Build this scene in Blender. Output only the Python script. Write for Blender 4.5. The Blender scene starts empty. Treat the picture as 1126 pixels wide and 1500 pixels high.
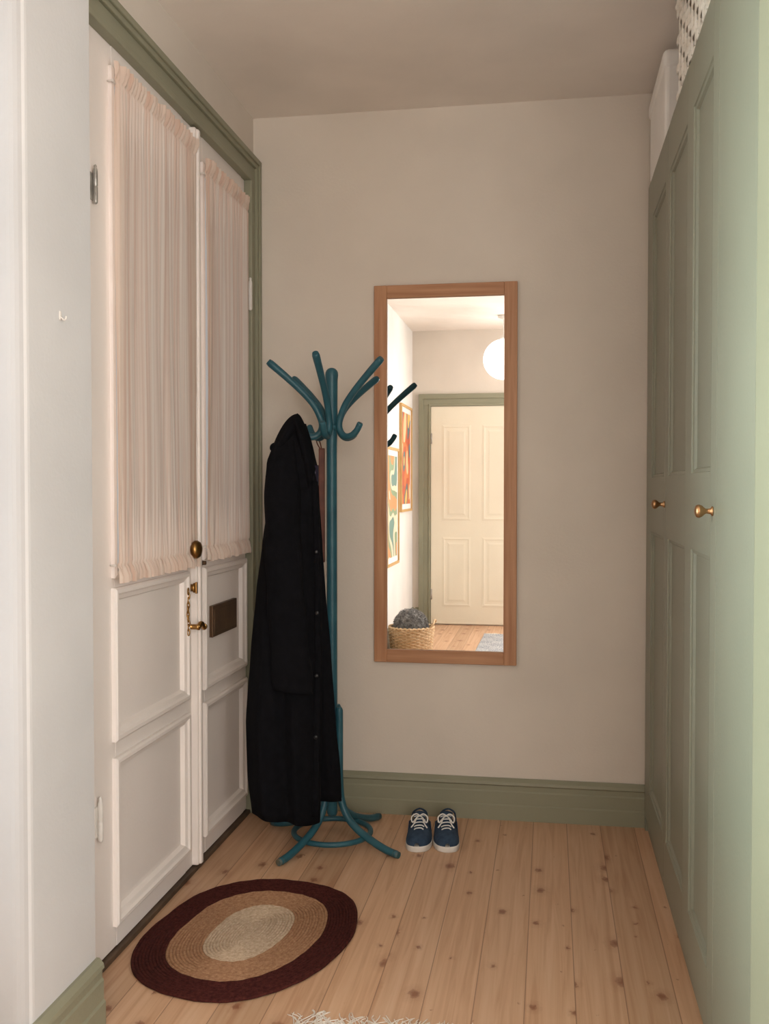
import bpy, bmesh, math, random
from mathutils import Vector, Matrix, noise
random.seed(4)
PI = math.pi
sc = bpy.context.scene
COL = sc.collection
try:
    sc.view_settings.view_transform = 'Standard'
    sc.view_settings.look = 'None'
except Exception:
    pass

# ------------------------------------------------------------------ colours
def lin(c):
    c /= 255.0
    return c / 12.92 if c <= 0.04045 else ((c + 0.055) / 1.055) ** 2.4
def S(r, g, b): return (lin(r), lin(g), lin(b), 1.0)

# ------------------------------------------------------------------ materials
def base_mat(name):
    m = bpy.data.materials.new(name); m.use_nodes = True
    nt = m.node_tree
    return m, nt, nt.nodes['Principled BSDF']
def node(nt, typ, **kw):
    n = nt.nodes.new(typ)
    for k, v in kw.items(): setattr(n, k, v)
    return n
def link(nt, a, b): nt.links.new(a, b)
def math_n(nt, op, a, b=None, c=None):
    n = node(nt, 'ShaderNodeMath', operation=op)
    for i, v in enumerate((a, b, c)):
        if v is None: continue
        if isinstance(v, (int, float)): n.inputs[i].default_value = v
        else: link(nt, v, n.inputs[i])
    return n.outputs[0]
def ramp(nt, fac, stops):
    r = node(nt, 'ShaderNodeValToRGB')
    els = r.color_ramp.elements
    while len(els) < len(stops): els.new(0.5)
    for e, (p, c) in zip(els, stops): e.position = p; e.color = c
    link(nt, fac, r.inputs[0])
    return r.outputs[0]
def pos(nt, scale=(1, 1, 1)):
    tc = node(nt, 'ShaderNodeTexCoord')
    mp = node(nt, 'ShaderNodeMapping')
    mp.inputs['Scale'].default_value = scale
    link(nt, tc.outputs['Object'], mp.inputs['Vector'])
    return mp.outputs[0]
def noisy(name, c1, c2, scale=(1, 1, 1), nscale=8, rough=0.6, bump=0.05, bscale=60, metal=0.0, detail=4, spec=0.4, bstretch=(1, 1, 1), bdist=0.01):
    m, nt, b = base_mat(name)
    n = node(nt, 'ShaderNodeTexNoise'); n.inputs['Scale'].default_value = nscale; n.inputs['Detail'].default_value = detail
    link(nt, pos(nt, scale), n.inputs['Vector'])
    link(nt, ramp(nt, n.outputs[0], [(0.3, c1), (0.7, c2)]), b.inputs['Base Color'])
    b.inputs['Roughness'].default_value = rough; b.inputs['Metallic'].default_value = metal
    b.inputs['Specular IOR Level'].default_value = spec
    if bump > 0:
        n2 = node(nt, 'ShaderNodeTexNoise'); n2.inputs['Scale'].default_value = bscale
        link(nt, pos(nt, bstretch), n2.inputs['Vector'])
        bp = node(nt, 'ShaderNodeBump'); bp.inputs['Strength'].default_value = bump; bp.inputs['Distance'].default_value = bdist
        link(nt, n2.outputs[0], bp.inputs['Height']); link(nt, bp.outputs[0], b.inputs['Normal'])
    return m
def sh(c, k): return (c[0] * k, c[1] * k, c[2] * k, 1.0)
def paint(name, c, rough=0.6, bump=0.04, v=0.05, bscale=90):
    return noisy(name, sh(c, 1 - v), sh(c, 1 + v), nscale=2.5, rough=rough, bump=bump, bscale=bscale)

M = {}
M['wall'] = paint('wall_paint_beige', S(224, 213, 200), 0.85, 0.06)
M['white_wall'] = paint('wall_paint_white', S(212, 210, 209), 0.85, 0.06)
M['pier_front_shaded'] = paint('wall_paint_white_shaded', S(182, 180, 179), 0.85, 0.06)  # darker copy of the white paint, shade painted on the pier's near face
M['bright_wall'] = paint('wall_paint_bright', S(236, 233, 228), 0.85, 0.06)
M['ceiling'] = paint('ceiling_paint', S(244, 234, 224), 0.9, 0.05)
M['door_white'] = paint('door_paint_white', S(243, 233, 226), 0.42, 0.05, 0.03)
M['door_cream'] = paint('door_paint_cream', S(238, 229, 208), 0.45, 0.04, 0.03)
M['green'] = paint('sage_green_paint', S(146, 144, 122), 0.45, 0.05, 0.06)
M['cab'] = paint('wardrobe_green_paint', S(139, 139, 122), 0.42, 0.05, 0.05)
M['trim_olive'] = paint('grey_green_trim_paint', S(146, 143, 121), 0.5, 0.04)
M['teal'] = noisy('teal_gloss_paint', S(34, 80, 93), S(48, 96, 108), nscale=14, rough=0.42, bump=0.08, bscale=40)
M['teal_worn'] = noisy('teal_worn_paint', S(112, 96, 70), S(48, 92, 100), nscale=22, rough=0.5, bump=0.1)
M['coat'] = noisy('black_wool', S(13, 13, 16), S(19, 19, 23), nscale=40, rough=0.95, bump=0.2, bscale=500, spec=0.12)
M['lining'] = noisy('coat_lining', S(44, 38, 62), S(30, 26, 44), nscale=20, rough=0.45, bump=0.1)
M['button'] = noisy('coat_button', S(18, 18, 20), S(28, 28, 30), nscale=30, rough=0.4, bump=0)
M['brass'] = noisy('aged_brass', S(116, 84, 46), S(184, 142, 86), nscale=25, rough=0.3, bump=0.04, metal=1.0)
M['copper'] = noisy('satin_brass_knob', S(178, 136, 98), S(198, 156, 114), nscale=20, rough=0.3, bump=0.02, metal=1.0)
M['bronze'] = noisy('dark_bronze', S(82, 62, 46), S(104, 80, 60), nscale=12, rough=0.45, bump=0.04, metal=0.7)
M['metal_white'] = noisy('painted_metal', S(215, 208, 200), S(232, 226, 218), nscale=30, rough=0.4, bump=0.05)
M['steel'] = noisy('worn_steel', S(150, 145, 138), S(195, 190, 182), nscale=30, rough=0.35, bump=0.05, metal=0.5)
M['navy'] = noisy('navy_canvas', S(42, 60, 82), S(56, 76, 98), nscale=60, rough=0.9, bump=0.3, bscale=700)
M['rubber'] = noisy('white_rubber', S(216, 210, 202), S(232, 227, 220), nscale=15, rough=0.55, bump=0.03)
M['lace'] = noisy('white_cotton', S(228, 224, 218), S(244, 241, 236), nscale=40, rough=0.9, bump=0.2, bscale=400)
M['insole'] = noisy('tan_insole', S(190, 168, 144), S(210, 188, 164), nscale=30, rough=0.9, bump=0.1)
M['jute_dark'] = noisy('maroon_jute', S(56, 26, 24), S(84, 42, 37), nscale=90, rough=0.95, bump=0.4, bscale=260, spec=0.1)
M['jute_tan'] = noisy('tan_jute', S(148, 108, 80), S(182, 142, 110), nscale=90, rough=0.95, bump=0.4, bscale=260, spec=0.1)
M['jute_light'] = noisy('natural_jute', S(180, 156, 130), S(212, 190, 166), nscale=90, rough=0.95, bump=0.4, bscale=260, spec=0.1)
M['fringe'] = noisy('cream_fringe', S(226, 214, 200), S(244, 235, 224), nscale=60, rough=0.95, bump=0.3, bscale=300)
M['box_white'] = noisy('white_card', S(240, 235, 230), S(248, 244, 239), nscale=6, rough=0.7, bump=0.03)
M['weave_white'] = noisy('whitewashed_wicker', S(222, 212, 198), S(248, 242, 233), nscale=30, rough=0.8, bump=0.3, bscale=120)
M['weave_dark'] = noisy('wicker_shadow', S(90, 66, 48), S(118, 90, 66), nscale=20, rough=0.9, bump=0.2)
M['wicker'] = noisy('pale_seagrass', S(204, 168, 126), S(234, 204, 166), nscale=40, rough=0.85, bump=0.3, bscale=120)
M['fluff'] = noisy('grey_wool_fluff', S(112, 109, 108), S(192, 189, 186), nscale=30, rough=1.0, bump=0.4, bscale=90, spec=0.1)
M['strap'] = noisy('red_brown_strip', S(104, 54, 38), S(132, 74, 52), nscale=20, rough=0.5, bump=0.1)
M['gold_frame'] = noisy('light_wood_frame', S(196, 154, 96), S(216, 176, 118), scale=(4, 4, 1), nscale=10, rough=0.5, bump=0.05)
M['dark_gap'] = noisy('threshold_dark', S(70, 54, 42), S(98, 78, 60), nscale=12, rough=0.6, bump=0.05)

def mat_floor():
    m, nt, b = base_mat('pine_floorboards')
    geo = node(nt, 'ShaderNodeNewGeometry')
    sp = node(nt, 'ShaderNodeSeparateXYZ'); link(nt, geo.outputs['Position'], sp.inputs[0])
    X, Y = sp.outputs[0], sp.outputs[1]
    u = math_n(nt, 'DIVIDE', math_n(nt, 'ADD', X, 0.059 + 1.3), 0.13)
    idx = math_n(nt, 'FLOOR', u); fr = math_n(nt, 'FRACT', u)
    wn = node(nt, 'ShaderNodeTexWhiteNoise', noise_dimensions='1D'); link(nt, idx, wn.inputs['W'])
    rnd = wn.outputs['Value']
    yo = math_n(nt, 'ADD', Y, math_n(nt, 'MULTIPLY', rnd, 37.0))
    cv = node(nt, 'ShaderNodeCombineXYZ')
    link(nt, math_n(nt, 'MULTIPLY', X, 48.0), cv.inputs[0]); link(nt, math_n(nt, 'MULTIPLY', yo, 1.6), cv.inputs[1])
    gn = node(nt, 'ShaderNodeTexNoise'); gn.inputs['Scale'].default_value = 1.0; gn.inputs['Detail'].default_value = 5; gn.inputs['Distortion'].default_value = 0.9
    link(nt, cv.outputs[0], gn.inputs['Vector'])
    grain = ramp(nt, gn.outputs[0], [(0.3, S(194, 151, 118)), (0.52, S(210, 171, 138)), (0.75, S(219, 184, 154))])
    tint = ramp(nt, rnd, [(0.0, (0.86, 0.83, 0.80, 1)), (0.5, (1.0, 0.98, 0.97, 1)), (1.0, (1.06, 1.03, 1.0, 1))])
    mx = node(nt, 'ShaderNodeMix', data_type='RGBA', blend_type='MULTIPLY'); mx.inputs[0].default_value = 1.0
    link(nt, grain, mx.inputs[6]); link(nt, tint, mx.inputs[7])
    # knots
    cv2 = node(nt, 'ShaderNodeCombineXYZ')
    link(nt, math_n(nt, 'DIVIDE', X, 0.108), cv2.inputs[0]); link(nt, math_n(nt, 'DIVIDE', yo, 0.165), cv2.inputs[1])
    dn = node(nt, 'ShaderNodeTexNoise'); dn.inputs['Scale'].default_value = 9; dn.inputs['Detail'].default_value = 3; link(nt, cv2.outputs[0], dn.inputs['Vector'])
    vm = node(nt, 'ShaderNodeVectorMath', operation='MULTIPLY_ADD')
    link(nt, dn.outputs[1], vm.inputs[0]); vm.inputs[1].default_value = (0.26, 0.12, 0); link(nt, cv2.outputs[0], vm.inputs[2])
    vo = node(nt, 'ShaderNodeTexVoronoi', voronoi_dimensions='2D'); vo.inputs['Scale'].default_value = 1.0
    link(nt, vm.outputs[0], vo.inputs['Vector'])
    sx = node(nt, 'ShaderNodeSeparateColor'); link(nt, vo.outputs['Color'], sx.inputs[0])
    size = math_n(nt, 'MULTIPLY', math_n(nt, 'POWER', sx.outputs[0], 3.0), 0.20)
    rel = math_n(nt, 'DIVIDE', vo.outputs['Distance'], math_n(nt, 'ADD', size, 0.004))
    kn = ramp(nt, rel, [(0.3, (1, 1, 1, 1)), (0.8, (0.6, 0.6, 0.6, 1)), (1.0, (0.1, 0.1, 0.1, 1))])
    halo = ramp(nt, math_n(nt, 'MULTIPLY', rel, 0.42), [(0.4, (1, 1, 1, 1)), (1.0, (0, 0, 0, 1))])
    hm = math_n(nt, 'MULTIPLY', halo, 0.18)
    kfac = math_n(nt, 'MAXIMUM', math_n(nt, 'MULTIPLY', math_n(nt, 'LESS_THAN', rel, 1.0), math_n(nt, 'MULTIPLY', kn, 0.82)), hm)
    mk = node(nt, 'ShaderNodeMix', data_type='RGBA'); link(nt, kfac, mk.inputs[0])
    link(nt, mx.outputs[2], mk.inputs[6]); mk.inputs[7].default_value = S(130, 74, 48)
    d = math_n(nt, 'MINIMUM', fr, math_n(nt, 'SUBTRACT', 1.0, fr))
    seam = math_n(nt, 'LESS_THAN', d, 0.010)
    ms = node(nt, 'ShaderNodeMix', data_type='RGBA'); link(nt, math_n(nt, 'MULTIPLY', seam, 0.65), ms.inputs[0])
    link(nt, mk.outputs[2], ms.inputs[6]); ms.inputs[7].default_value = S(120, 82, 60)
    link(nt, ms.outputs[2], b.inputs['Base Color'])
    b.inputs['Roughness'].default_value = 0.42; b.inputs['Specular IOR Level'].default_value = 0.4
    bp = node(nt, 'ShaderNodeBump'); bp.inputs['Strength'].default_value = 0.15; bp.inputs['Distance'].default_value = 0.003
    link(nt, math_n(nt, 'SUBTRACT', math_n(nt, 'MULTIPLY', gn.outputs[0], 0.3), seam), bp.inputs['Height'])
    link(nt, bp.outputs[0], b.inputs['Normal'])
    return m
M['floor'] = mat_floor()

def mat_oak(axis):
    st = (60, 60, 3) if axis == 'z' else (3, 60, 60)
    return noisy('oak_frame_' + axis, S(170, 118, 82), S(198, 148, 110), scale=st, nscale=1.0, rough=0.5, bump=0.1, bscale=1.0, bstretch=(st[0] * 3, st[1] * 3, st[2] * 3), detail=6)
M['oak_z'] = mat_oak('z'); M['oak_x'] = mat_oak('x')

def mat_curtain():
    m, nt, b = base_mat('sheer_curtain_stripe')
    n = node(nt, 'ShaderNodeTexNoise'); n.inputs['Scale'].default_value = 1.0; n.inputs['Detail'].default_value = 3
    link(nt, pos(nt, (1, 55, 0.6)), n.inputs['Vector'])
    c = ramp(nt, n.outputs[0], [(0.34, S(234, 205, 187)), (0.48, S(243, 222, 207)), (0.64, S(248, 233, 220))])
    link(nt, c, b.inputs['Base Color']); b.inputs['Roughness'].default_value = 0.9; b.inputs['Specular IOR Level'].default_value = 0.1
    tr = node(nt, 'ShaderNodeBsdfTranslucent'); link(nt, c, tr.inputs[0])
    ms = node(nt, 'ShaderNodeMixShader'); ms.inputs[0].default_value = 0.5
    out = nt.nodes['Material Output']
    link(nt, b.outputs[0], ms.inputs[1]); link(nt, tr.outputs[0], ms.inputs[2]); link(nt, ms.outputs[0], out.inputs[0])
    return m
M['curtain'] = mat_curtain()

def mat_mirror():
    m, nt, b = base_mat('mirror_silver')
    n = node(nt, 'ShaderNodeTexNoise'); n.inputs['Scale'].default_value = 2
    link(nt, pos(nt), n.inputs['Vector'])
    link(nt, ramp(nt, n.outputs[0], [(0, (0.84, 0.85, 0.85, 1)), (1, (0.86, 0.87, 0.87, 1))]), b.inputs['Base Color'])
    b.inputs['Metallic'].default_value = 1; b.inputs['Roughness'].default_value = 0.0
    return m
M['mirror'] = mat_mirror()
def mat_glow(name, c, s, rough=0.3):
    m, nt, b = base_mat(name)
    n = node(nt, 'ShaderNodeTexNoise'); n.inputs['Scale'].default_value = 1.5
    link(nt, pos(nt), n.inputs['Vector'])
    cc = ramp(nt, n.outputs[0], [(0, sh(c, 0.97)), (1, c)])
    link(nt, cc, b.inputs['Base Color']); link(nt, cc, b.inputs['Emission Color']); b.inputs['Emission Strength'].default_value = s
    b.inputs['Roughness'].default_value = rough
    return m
M['globe'] = mat_glow('opal_glass', (1, 0.97, 0.94, 1), 1.6)
M['pane'] = mat_glow('window_pane_glow', (0.85, 0.93, 1, 1), 1.0)
M['glass'] = mat_glow('door_glass_added_glow', (0.50, 0.53, 0.56, 1), 0.42)  # glow added to the glass to backlight the curtains

def mat_runner():
    m, nt, b = base_mat('grey_woven_runner')
    n = node(nt, 'ShaderNodeTexNoise'); n.inputs['Scale'].default_value = 1
    link(nt, pos(nt, (90, 25, 1)), n.inputs['Vector'])
    ck = node(nt, 'ShaderNodeTexChecker'); ck.inputs['Scale'].default_value = 1
    ck.inputs[1].default_value = S(176, 176, 178); ck.inputs[2].default_value = S(150, 153, 158)
    link(nt, pos(nt, (7, 7, 1)), ck.inputs['Vector'])
    c = ramp(nt, n.outputs[0], [(0.35, S(120, 122, 128)), (0.65, S(210, 207, 202))])
    mx = node(nt, 'ShaderNodeMix', data_type='RGBA'); mx.inputs[0].default_value = 0.5
    link(nt, c, mx.inputs[6]); link(nt, ck.outputs[0], mx.inputs[7])
    link(nt, mx.outputs[2], b.inputs['Base Color']); b.inputs['Roughness'].default_value = 0.95
    return m
M['runner'] = mat_runner()
def mat_print(name, cols, scale, seed):
    m, nt, b = base_mat(name)
    mp = pos(nt, (1, 1, 1))
    n = node(nt, 'ShaderNodeTexNoise'); n.inputs['Scale'].default_value = scale; n.inputs['Detail'].default_value = 0.5
    n.noise_dimensions = '4D'; n.inputs['W'].default_value = seed; link(nt, mp, n.inputs['Vector'])
    r = node(nt, 'ShaderNodeValToRGB'); r.color_ramp.interpolation = 'CONSTANT'
    els = r.color_ramp.elements
    while len(els) < len(cols): els.new(0.5)
    for i, (e, c) in enumerate(zip(els, cols)): e.position = 0.32 + 0.36 * i / len(cols) if i else 0.0; e.color = c
    link(nt, n.outputs[0], r.inputs[0]); link(nt, r.outputs[0], b.inputs['Base Color']); b.inputs['Roughness'].default_value = 0.4
    return m
M['print1'] = mat_print('abstract_print_orange', [S(236, 208, 160), S(226, 130, 76), S(206, 96, 66), S(80, 130, 136), S(240, 196, 110)], 4.0, 1.3)
M['print2'] = mat_print('abstract_print_green', [S(240, 232, 214), S(232, 150, 96), S(140, 164, 128), S(240, 220, 190), S(110, 150, 140)], 3.4, 5.1)

# ------------------------------------------------------------------ mesh helpers
def box(bm, x0, x1, y0, y1, z0, z1, bev=0.0, mi=0, seg=2):
    t = bmesh.new()
    bmesh.ops.create_cube(t, size=1.0)
    for v in t.verts:
        v.co = Vector(((x0 + x1) / 2 + v.co.x * (x1 - x0), (y0 + y1) / 2 + v.co.y * (y1 - y0), (z0 + z1) / 2 + v.co.z * (z1 - z0)))
    if bev > 0:
        bmesh.ops.bevel(t, geom=list(t.edges), offset=bev, segments=seg, profile=0.5, affect='EDGES')
    for f in t.faces: f.material_index = mi
    me = bpy.data.meshes.new('tmp'); t.to_mesh(me); t.free(); bm.from_mesh(me); bpy.data.meshes.remove(me)
def spline(pts, sub=6, closed=False):
    P = [Vector(p) for p in pts]; n = len(P); out = []
    rng = n if closed else n - 1
    for i in range(rng):
        if closed: p0, p1, p2, p3 = P[(i - 1) % n], P[i], P[(i + 1) % n], P[(i + 2) % n]
        else: p0, p1, p2, p3 = P[max(i - 1, 0)], P[i], P[i + 1], P[min(i + 2, n - 1)]
        for k in range(sub):
            t = k / sub
            out.append(0.5 * ((2 * p1) + (p2 - p0) * t + (2 * p0 - 5 * p1 + 4 * p2 - p3) * t * t + (3 * p1 - p0 - 3 * p2 + p3) * t ** 3))
    if not closed: out.append(P[-1])
    return out
def tube(bm, pts, r, n=10, closed=False, mi=0, flat=1.0, smooth=True):
    P = [Vector(p) for p in pts]; m = len(P)
    R = r if isinstance(r, (list, tuple)) else [r] * m
    rings = []; nrm = None
    for i in range(m):
        if closed: t = P[(i + 1) % m] - P[(i - 1) % m]
        else: t = P[min(i + 1, m - 1)] - P[max(i - 1, 0)]
        t.normalize()
        if nrm is None:
            a = Vector((0, 0, 1)) if abs(t.z) < 0.9 else Vector((1, 0, 0))
            nrm = a - t * a.dot(t)
        else: nrm = nrm - t * nrm.dot(t)
        nrm.normalize(); bn = t.cross(nrm)
        rings.append([bm.verts.new(P[i] + (nrm * math.cos(2 * PI * k / n) * flat + bn * math.sin(2 * PI * k / n)) * R[i]) for k in range(n)])
    for i in range(m if closed else m - 1):
        a, b = rings[i], rings[(i + 1) % m]
        for k in range(n):
            f = bm.faces.new((a[k], a[(k + 1) % n], b[(k + 1) % n], b[k])); f.material_index = mi; f.smooth = smooth
    if not closed:
        f = bm.faces.new(list(reversed(rings[0]))); f.material_index = mi
        f = bm.faces.new(rings[-1]); f.material_index = mi
def loft(bm, rings, closed=True, cap0=True, cap1=True, mi=0, smooth=True):
    R = [[bm.verts.new(p) for p in ring] for ring in rings]
    n = len(R[0])
    for a, b in zip(R[:-1], R[1:]):
        for k in range(n if closed else n - 1):
            f = bm.faces.new((a[k], a[(k + 1) % n], b[(k + 1) % n], b[k])); f.material_index = mi; f.smooth = smooth
    if closed and cap0: bm.faces.new(list(reversed(R[0]))).material_index = mi
    if closed and cap1: bm.faces.new(R[-1]).material_index = mi
    return R
def lathe(bm, prof, origin=(0, 0, 0), axis='z', n=24, mi=0):
    o = Vector(origin); rings = []
    for r, h in prof:
        ring = []
        for k in range(n):
            a = 2 * PI * k / n; c, s = max(r, 1e-4) * math.cos(a), max(r, 1e-4) * math.sin(a)
            ring.append(o + {'z': Vector((c, s, h)), 'x': Vector((h, c, s)), '-x': Vector((-h, c, s)), 'y': Vector((c, h, s)), '-y': Vector((c, -h, s))}[axis])
        rings.append(ring)
    loft(bm, rings, mi=mi)
def prism(bm, poly, f0, f1, mi=0, smooth=False):
    a = [bm.verts.new(f0(*p)) for p in poly]; b = [bm.verts.new(f1(*p)) for p in poly]; n = len(poly)
    for k in range(n):
        f = bm.faces.new((a[k], a[(k + 1) % n], b[(k + 1) % n], b[k])); f.material_index = mi; f.smooth = smooth
    bm.faces.new(list(reversed(a))).material_index = mi; bm.faces.new(b).material_index = mi
def rects(bm, a0, a1, b0, b1, prof, fn, cap=True, mi=0):
    """nested rectangles: prof = [(inset, height)], fn(a, b, h) -> point"""
    loops = []
    for ins, h in prof:
        loops.append([bm.verts.new(fn(*p, h)) for p in ((a0 + ins, b0 + ins), (a1 - ins, b0 + ins), (a1 - ins, b1 - ins), (a0 + ins, b1 - ins))])
    for l, m in zip(loops[:-1], loops[1:]):
        for k in range(4):
            bm.faces.new((l[k], l[(k + 1) % 4], m[(k + 1) % 4], m[k])).material_index = mi
    if cap: bm.faces.new(loops[-1]).material_index = mi
def obj(name, bm, mats, parent=None, world=False, label=None, fix=True):
    if fix: bmesh.ops.recalc_face_normals(bm, faces=list(bm.faces))
    if world and parent is not None:
        off = Vector((0, 0, 0)); p = parent
        while p is not None: off += p.location; p = p.parent
        bmesh.ops.translate(bm, verts=list(bm.verts), vec=-off)
    me = bpy.data.meshes.new(name); bm.to_mesh(me); bm.free()
    for m in (mats if isinstance(mats, (list, tuple)) else [mats]): me.materials.append(m)
    o = bpy.data.objects.new(name, me); COL.objects.link(o)
    if parent is not None: o.parent = parent
    if label: o['label'] = label
    return o
def thing(name, label, cat, loc=(0, 0, 0), rz=0, group=None):
    o = bpy.data.objects.new(name, None); COL.objects.link(o); o.empty_display_size = 0.1
    o.location = loc; o.rotation_euler = (0, 0, rz); o['label'] = label; o['category'] = cat
    if group: o['group'] = group
    return o
def tag(o, label, cat, group=None):
    o['label'] = label; o['category'] = cat
    if group: o['group'] = group
    return o
def struct(name, bm, m, label, cat):
    o = obj(name, bm, m); o['kind'] = 'structure'; o['label'] = label; o['category'] = cat
    return o
def structE(name, label, cat, loc):
    o = thing(name, label, cat, loc); o['kind'] = 'structure'; return o
B = bmesh.new

# ------------------------------------------------------------------ room
H = 2.868; XL = -1.22; XR = 0.37
bm = B(); box(bm, -1.6, 1.8, -5.8, 0.1, -0.06, 0.0); struct('floor', bm, M['floor'], 'pine plank floor with dark knots', 'floor')
bm = B(); box(bm, -1.6, 1.8, -5.8, 0.1, H, H + 0.06); struct('ceiling', bm, M['ceiling'], 'plain dim off-white ceiling', 'ceiling')
bm = B(); box(bm, -1.45, 1.1, 0.0, 0.1, 0, H); struct('wall_back', bm, M['wall'], 'beige wall behind the mirror', 'wall')
bm = B()
box(bm, -1.36, XL, -1.74, 0.0, 2.60, H); box(bm, -1.36, XL, -0.10, 0.0, 0, 2.60); box(bm, -1.36, XL, -1.74, -1.56, 0, 2.60); box(bm, -1.45, -1.36, -1.74, 0, 0, H)
struct('wall_left', bm, M['wall'], 'beige wall above and around the double door', 'wall')
bm = B()
stub = [(-1.45, -1.71), (-1.116, -1.71), (-1.11, -1.716)]
for k in range(7):
    a = PI / 2 * k / 6; stub.append((-1.145 + 0.035 * math.cos(a), -2.01 - 0.03 * math.sin(a)))
stub.append((-1.45, -2.04))
prism(bm, stub, lambda x, y: Vector((x, y, 0)), lambda x, y: Vector((x, y, H)))
bm.normal_update()
bmesh.ops.recalc_face_normals(bm, faces=list(bm.faces))
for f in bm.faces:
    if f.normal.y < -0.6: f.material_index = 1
struct('wall_front_left', bm, [M['white_wall'], M['pier_front_shaded']], 'white wall pier at the left beside the door', 'wall')
bm = B(); box(bm, -1.45, -1.33, -5.76, -2.04, 0, H); struct('wall_side', bm, M['bright_wall'], 'white side wall with framed prints, seen in the mirror', 'wall')
bm = B(); box(bm, -1.45, 1.7, -5.76, -5.66, 0, H); struct('wall_far', bm, M['wall'], 'pale far wall around the cream door, seen in the mirror', 'wall')
bm = B(); box(bm, 1.6, 1.7, -5.7, -2.1, 0, H); box(bm, 0.42, 1.7, -2.32, -2.112, 0, H); box(bm, 0.98, 1.1, -2.1, 0, 0, H)
struct('wall_right', bm, M['wall'], 'wall behind and above the green wardrobe', 'wall')

# baseboards
bp = [(0, 0), (-0.024, 0), (-0.024, 0.058), (-0.019, 0.064), (-0.019, 0.112), (-0.015, 0.118), (-0.015, 0.136), (-0.021, 0.142), (-0.019, 0.153), (-0.008, 0.166), (0, 0.166)]
bm = B(); prism(bm, bp, lambda y, z: Vector((-1.2, y, z)), lambda y, z: Vector((XR + 0.02, y, z)))
struct('baseboard_back', bm, M['green'], 'stepped sage green baseboard under the mirror', 'baseboard')
bm = B()
prism(bm, bp, lambda h, z: Vector((-1.11 - h, -2.05, z)), lambda h, z: Vector((-1.11 - h, -1.71, z)))
prism(bm, bp, lambda h, z: Vector((-1.088, -2.04 + h, z)), lambda h, z: Vector((-1.33, -2.04 + h, z)))
struct('baseboard_left', bm, M['green'], 'sage green baseboard at the foot of the white pier', 'baseboard')
bm = B()
prism(bm, bp, lambda h, z: Vector((-1.33 - h, -5.66, z)), lambda h, z: Vector((-1.33 - h, -2.065, z)))
prism(bm, bp, lambda h, z: Vector((-1.30, -5.66 - h, z)), lambda h, z: Vector((-1.264, -5.66 - h, z)))
prism(bm, bp, lambda h, z: Vector((-0.13, -5.66 - h, z)), lambda h, z: Vector((1.6, -5.66 - h, z)))
struct('baseboard_far', bm, M['green'], 'sage green baseboard in the mirrored room', 'baseboard')

# casing of the double door (steps nested without coplanar faces)
bm = B()
ya, yb, zt = -1.545, -0.105, 2.585
STEPS = ((0.0, 0.105, 0.018), (-0.003, 0.018, 0.026), (0.062, 0.1065, 0.030), (0.078, 0.099, 0.038))
for i, (a, c, t) in enumerate(STEPS):
    e = 0.0012 * i; xb = XL - 0.03 + e
    cy = min(c, 0.103 - e)
    box(bm, xb, XL + t, yb + a, yb + cy, 0.0 + e, zt + a + 0.01, 0.003)
    box(bm, xb, XL + t, ya - c, ya - a, 0.0 + e, zt + a + 0.01, 0.003)
    box(bm, xb + 0.0005, XL + t + 0.0004, ya - c, yb + cy + 0.0005, zt + a, zt + c, 0.003)
struct('trim_1', bm, M['green'], 'sage green moulded casing around the double door', 'door casing')
bm = B(); box(bm, -1.34, XL + 0.012, ya, yb, 0.0, 0.016, 0.003)
struct('trim_2', bm, M['dark_gap'], 'dark worn threshold under the double door', 'threshold')

# ------------------------------------------------------------------ double door
FX = XL - 0.004   # front face of the leaves
def hinge(parent, y, z, m, k=1.0, dx=0.012):
    b = B(); x = FX + dx
    lathe(b, [(r * k, h * k) for r, h in [(0.003, -0.066), (0.008, -0.062), (0.009, -0.055), (0.009, -0.003), (0.0075, 0), (0.009, 0.003), (0.009, 0.055), (0.008, 0.062), (0.005, 0.07), (0.006, 0.076), (0.002, 0.082)]], (x, y, z), n=12)
    box(b, FX - 0.004, FX + 0.006, y - 0.018, y + 0.018, z - 0.05 * k, z + 0.05 * k, 0.002)
    return obj('hinge', b, m, parent, True)
def leaf(name, label, y0, y1, py0, py1, gz, panels):
    t = structE(name, label, 'door', (FX - 0.02, (y0 + y1) / 2, 0.018))
    b = B(); z0, z1 = 0.020, 2.582; xb = FX - 0.045
    box(b, xb, FX, y0, py0, z0, z1, 0.003); box(b, xb, FX, py1, y1, z0, z1, 0.003)
    zs = [z0]
    for (p, q) in sorted(panels + [gz]): zs += [p, q]
    zs.append(z1)
    for i in range(0, len(zs), 2): box(b, xb, FX, py0, py1, zs[i], zs[i + 1], 0.0)
    obj('leaf_frame', b, M['door_white'], t, True)
    fn = lambda a, c, h: Vector((FX + h, a, c))
    for (p, q) in panels:
        b = B()
        rects(b, py0 - 0.022, py1 + 0.022, p - 0.022, q + 0.022, [(0, 0), (0.0, 0.011), (0.006, 0.016), (0.016, 0.016), (0.022, 0.009), (0.034, 0.004), (0.040, -0.010), (0.048, -0.010)], fn)
        obj('panel', b, M['door_white'], t, True)
    b = B(); rects(b, py0 - 0.02, py1 + 0.02, gz[0] - 0.02, gz[1] + 0.02, [(0, 0), (0, 0.010), (0.008, 0.014), (0.018, 0.010), (0.022, -0.012), (0.03, -0.014)], fn, cap=False)
    obj('glazing_bead', b, M['door_white'], t, True)
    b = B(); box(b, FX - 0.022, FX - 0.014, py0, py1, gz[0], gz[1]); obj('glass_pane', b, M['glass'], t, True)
    return t
LD = leaf('door_1', 'wider white panelled door leaf with brass knob and lever', -1.54, -0.71, -1.345, -0.80, (1.10, 2.50), [(0.105, 0.545), (0.635, 1.03)])
RD = leaf('door_2', 'narrower white panelled door leaf with bronze letter plate', -0.70, -0.112, -0.605, -0.155, (1.10, 2.47), [(0.105, 0.545), (0.635, 1.03)])
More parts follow.
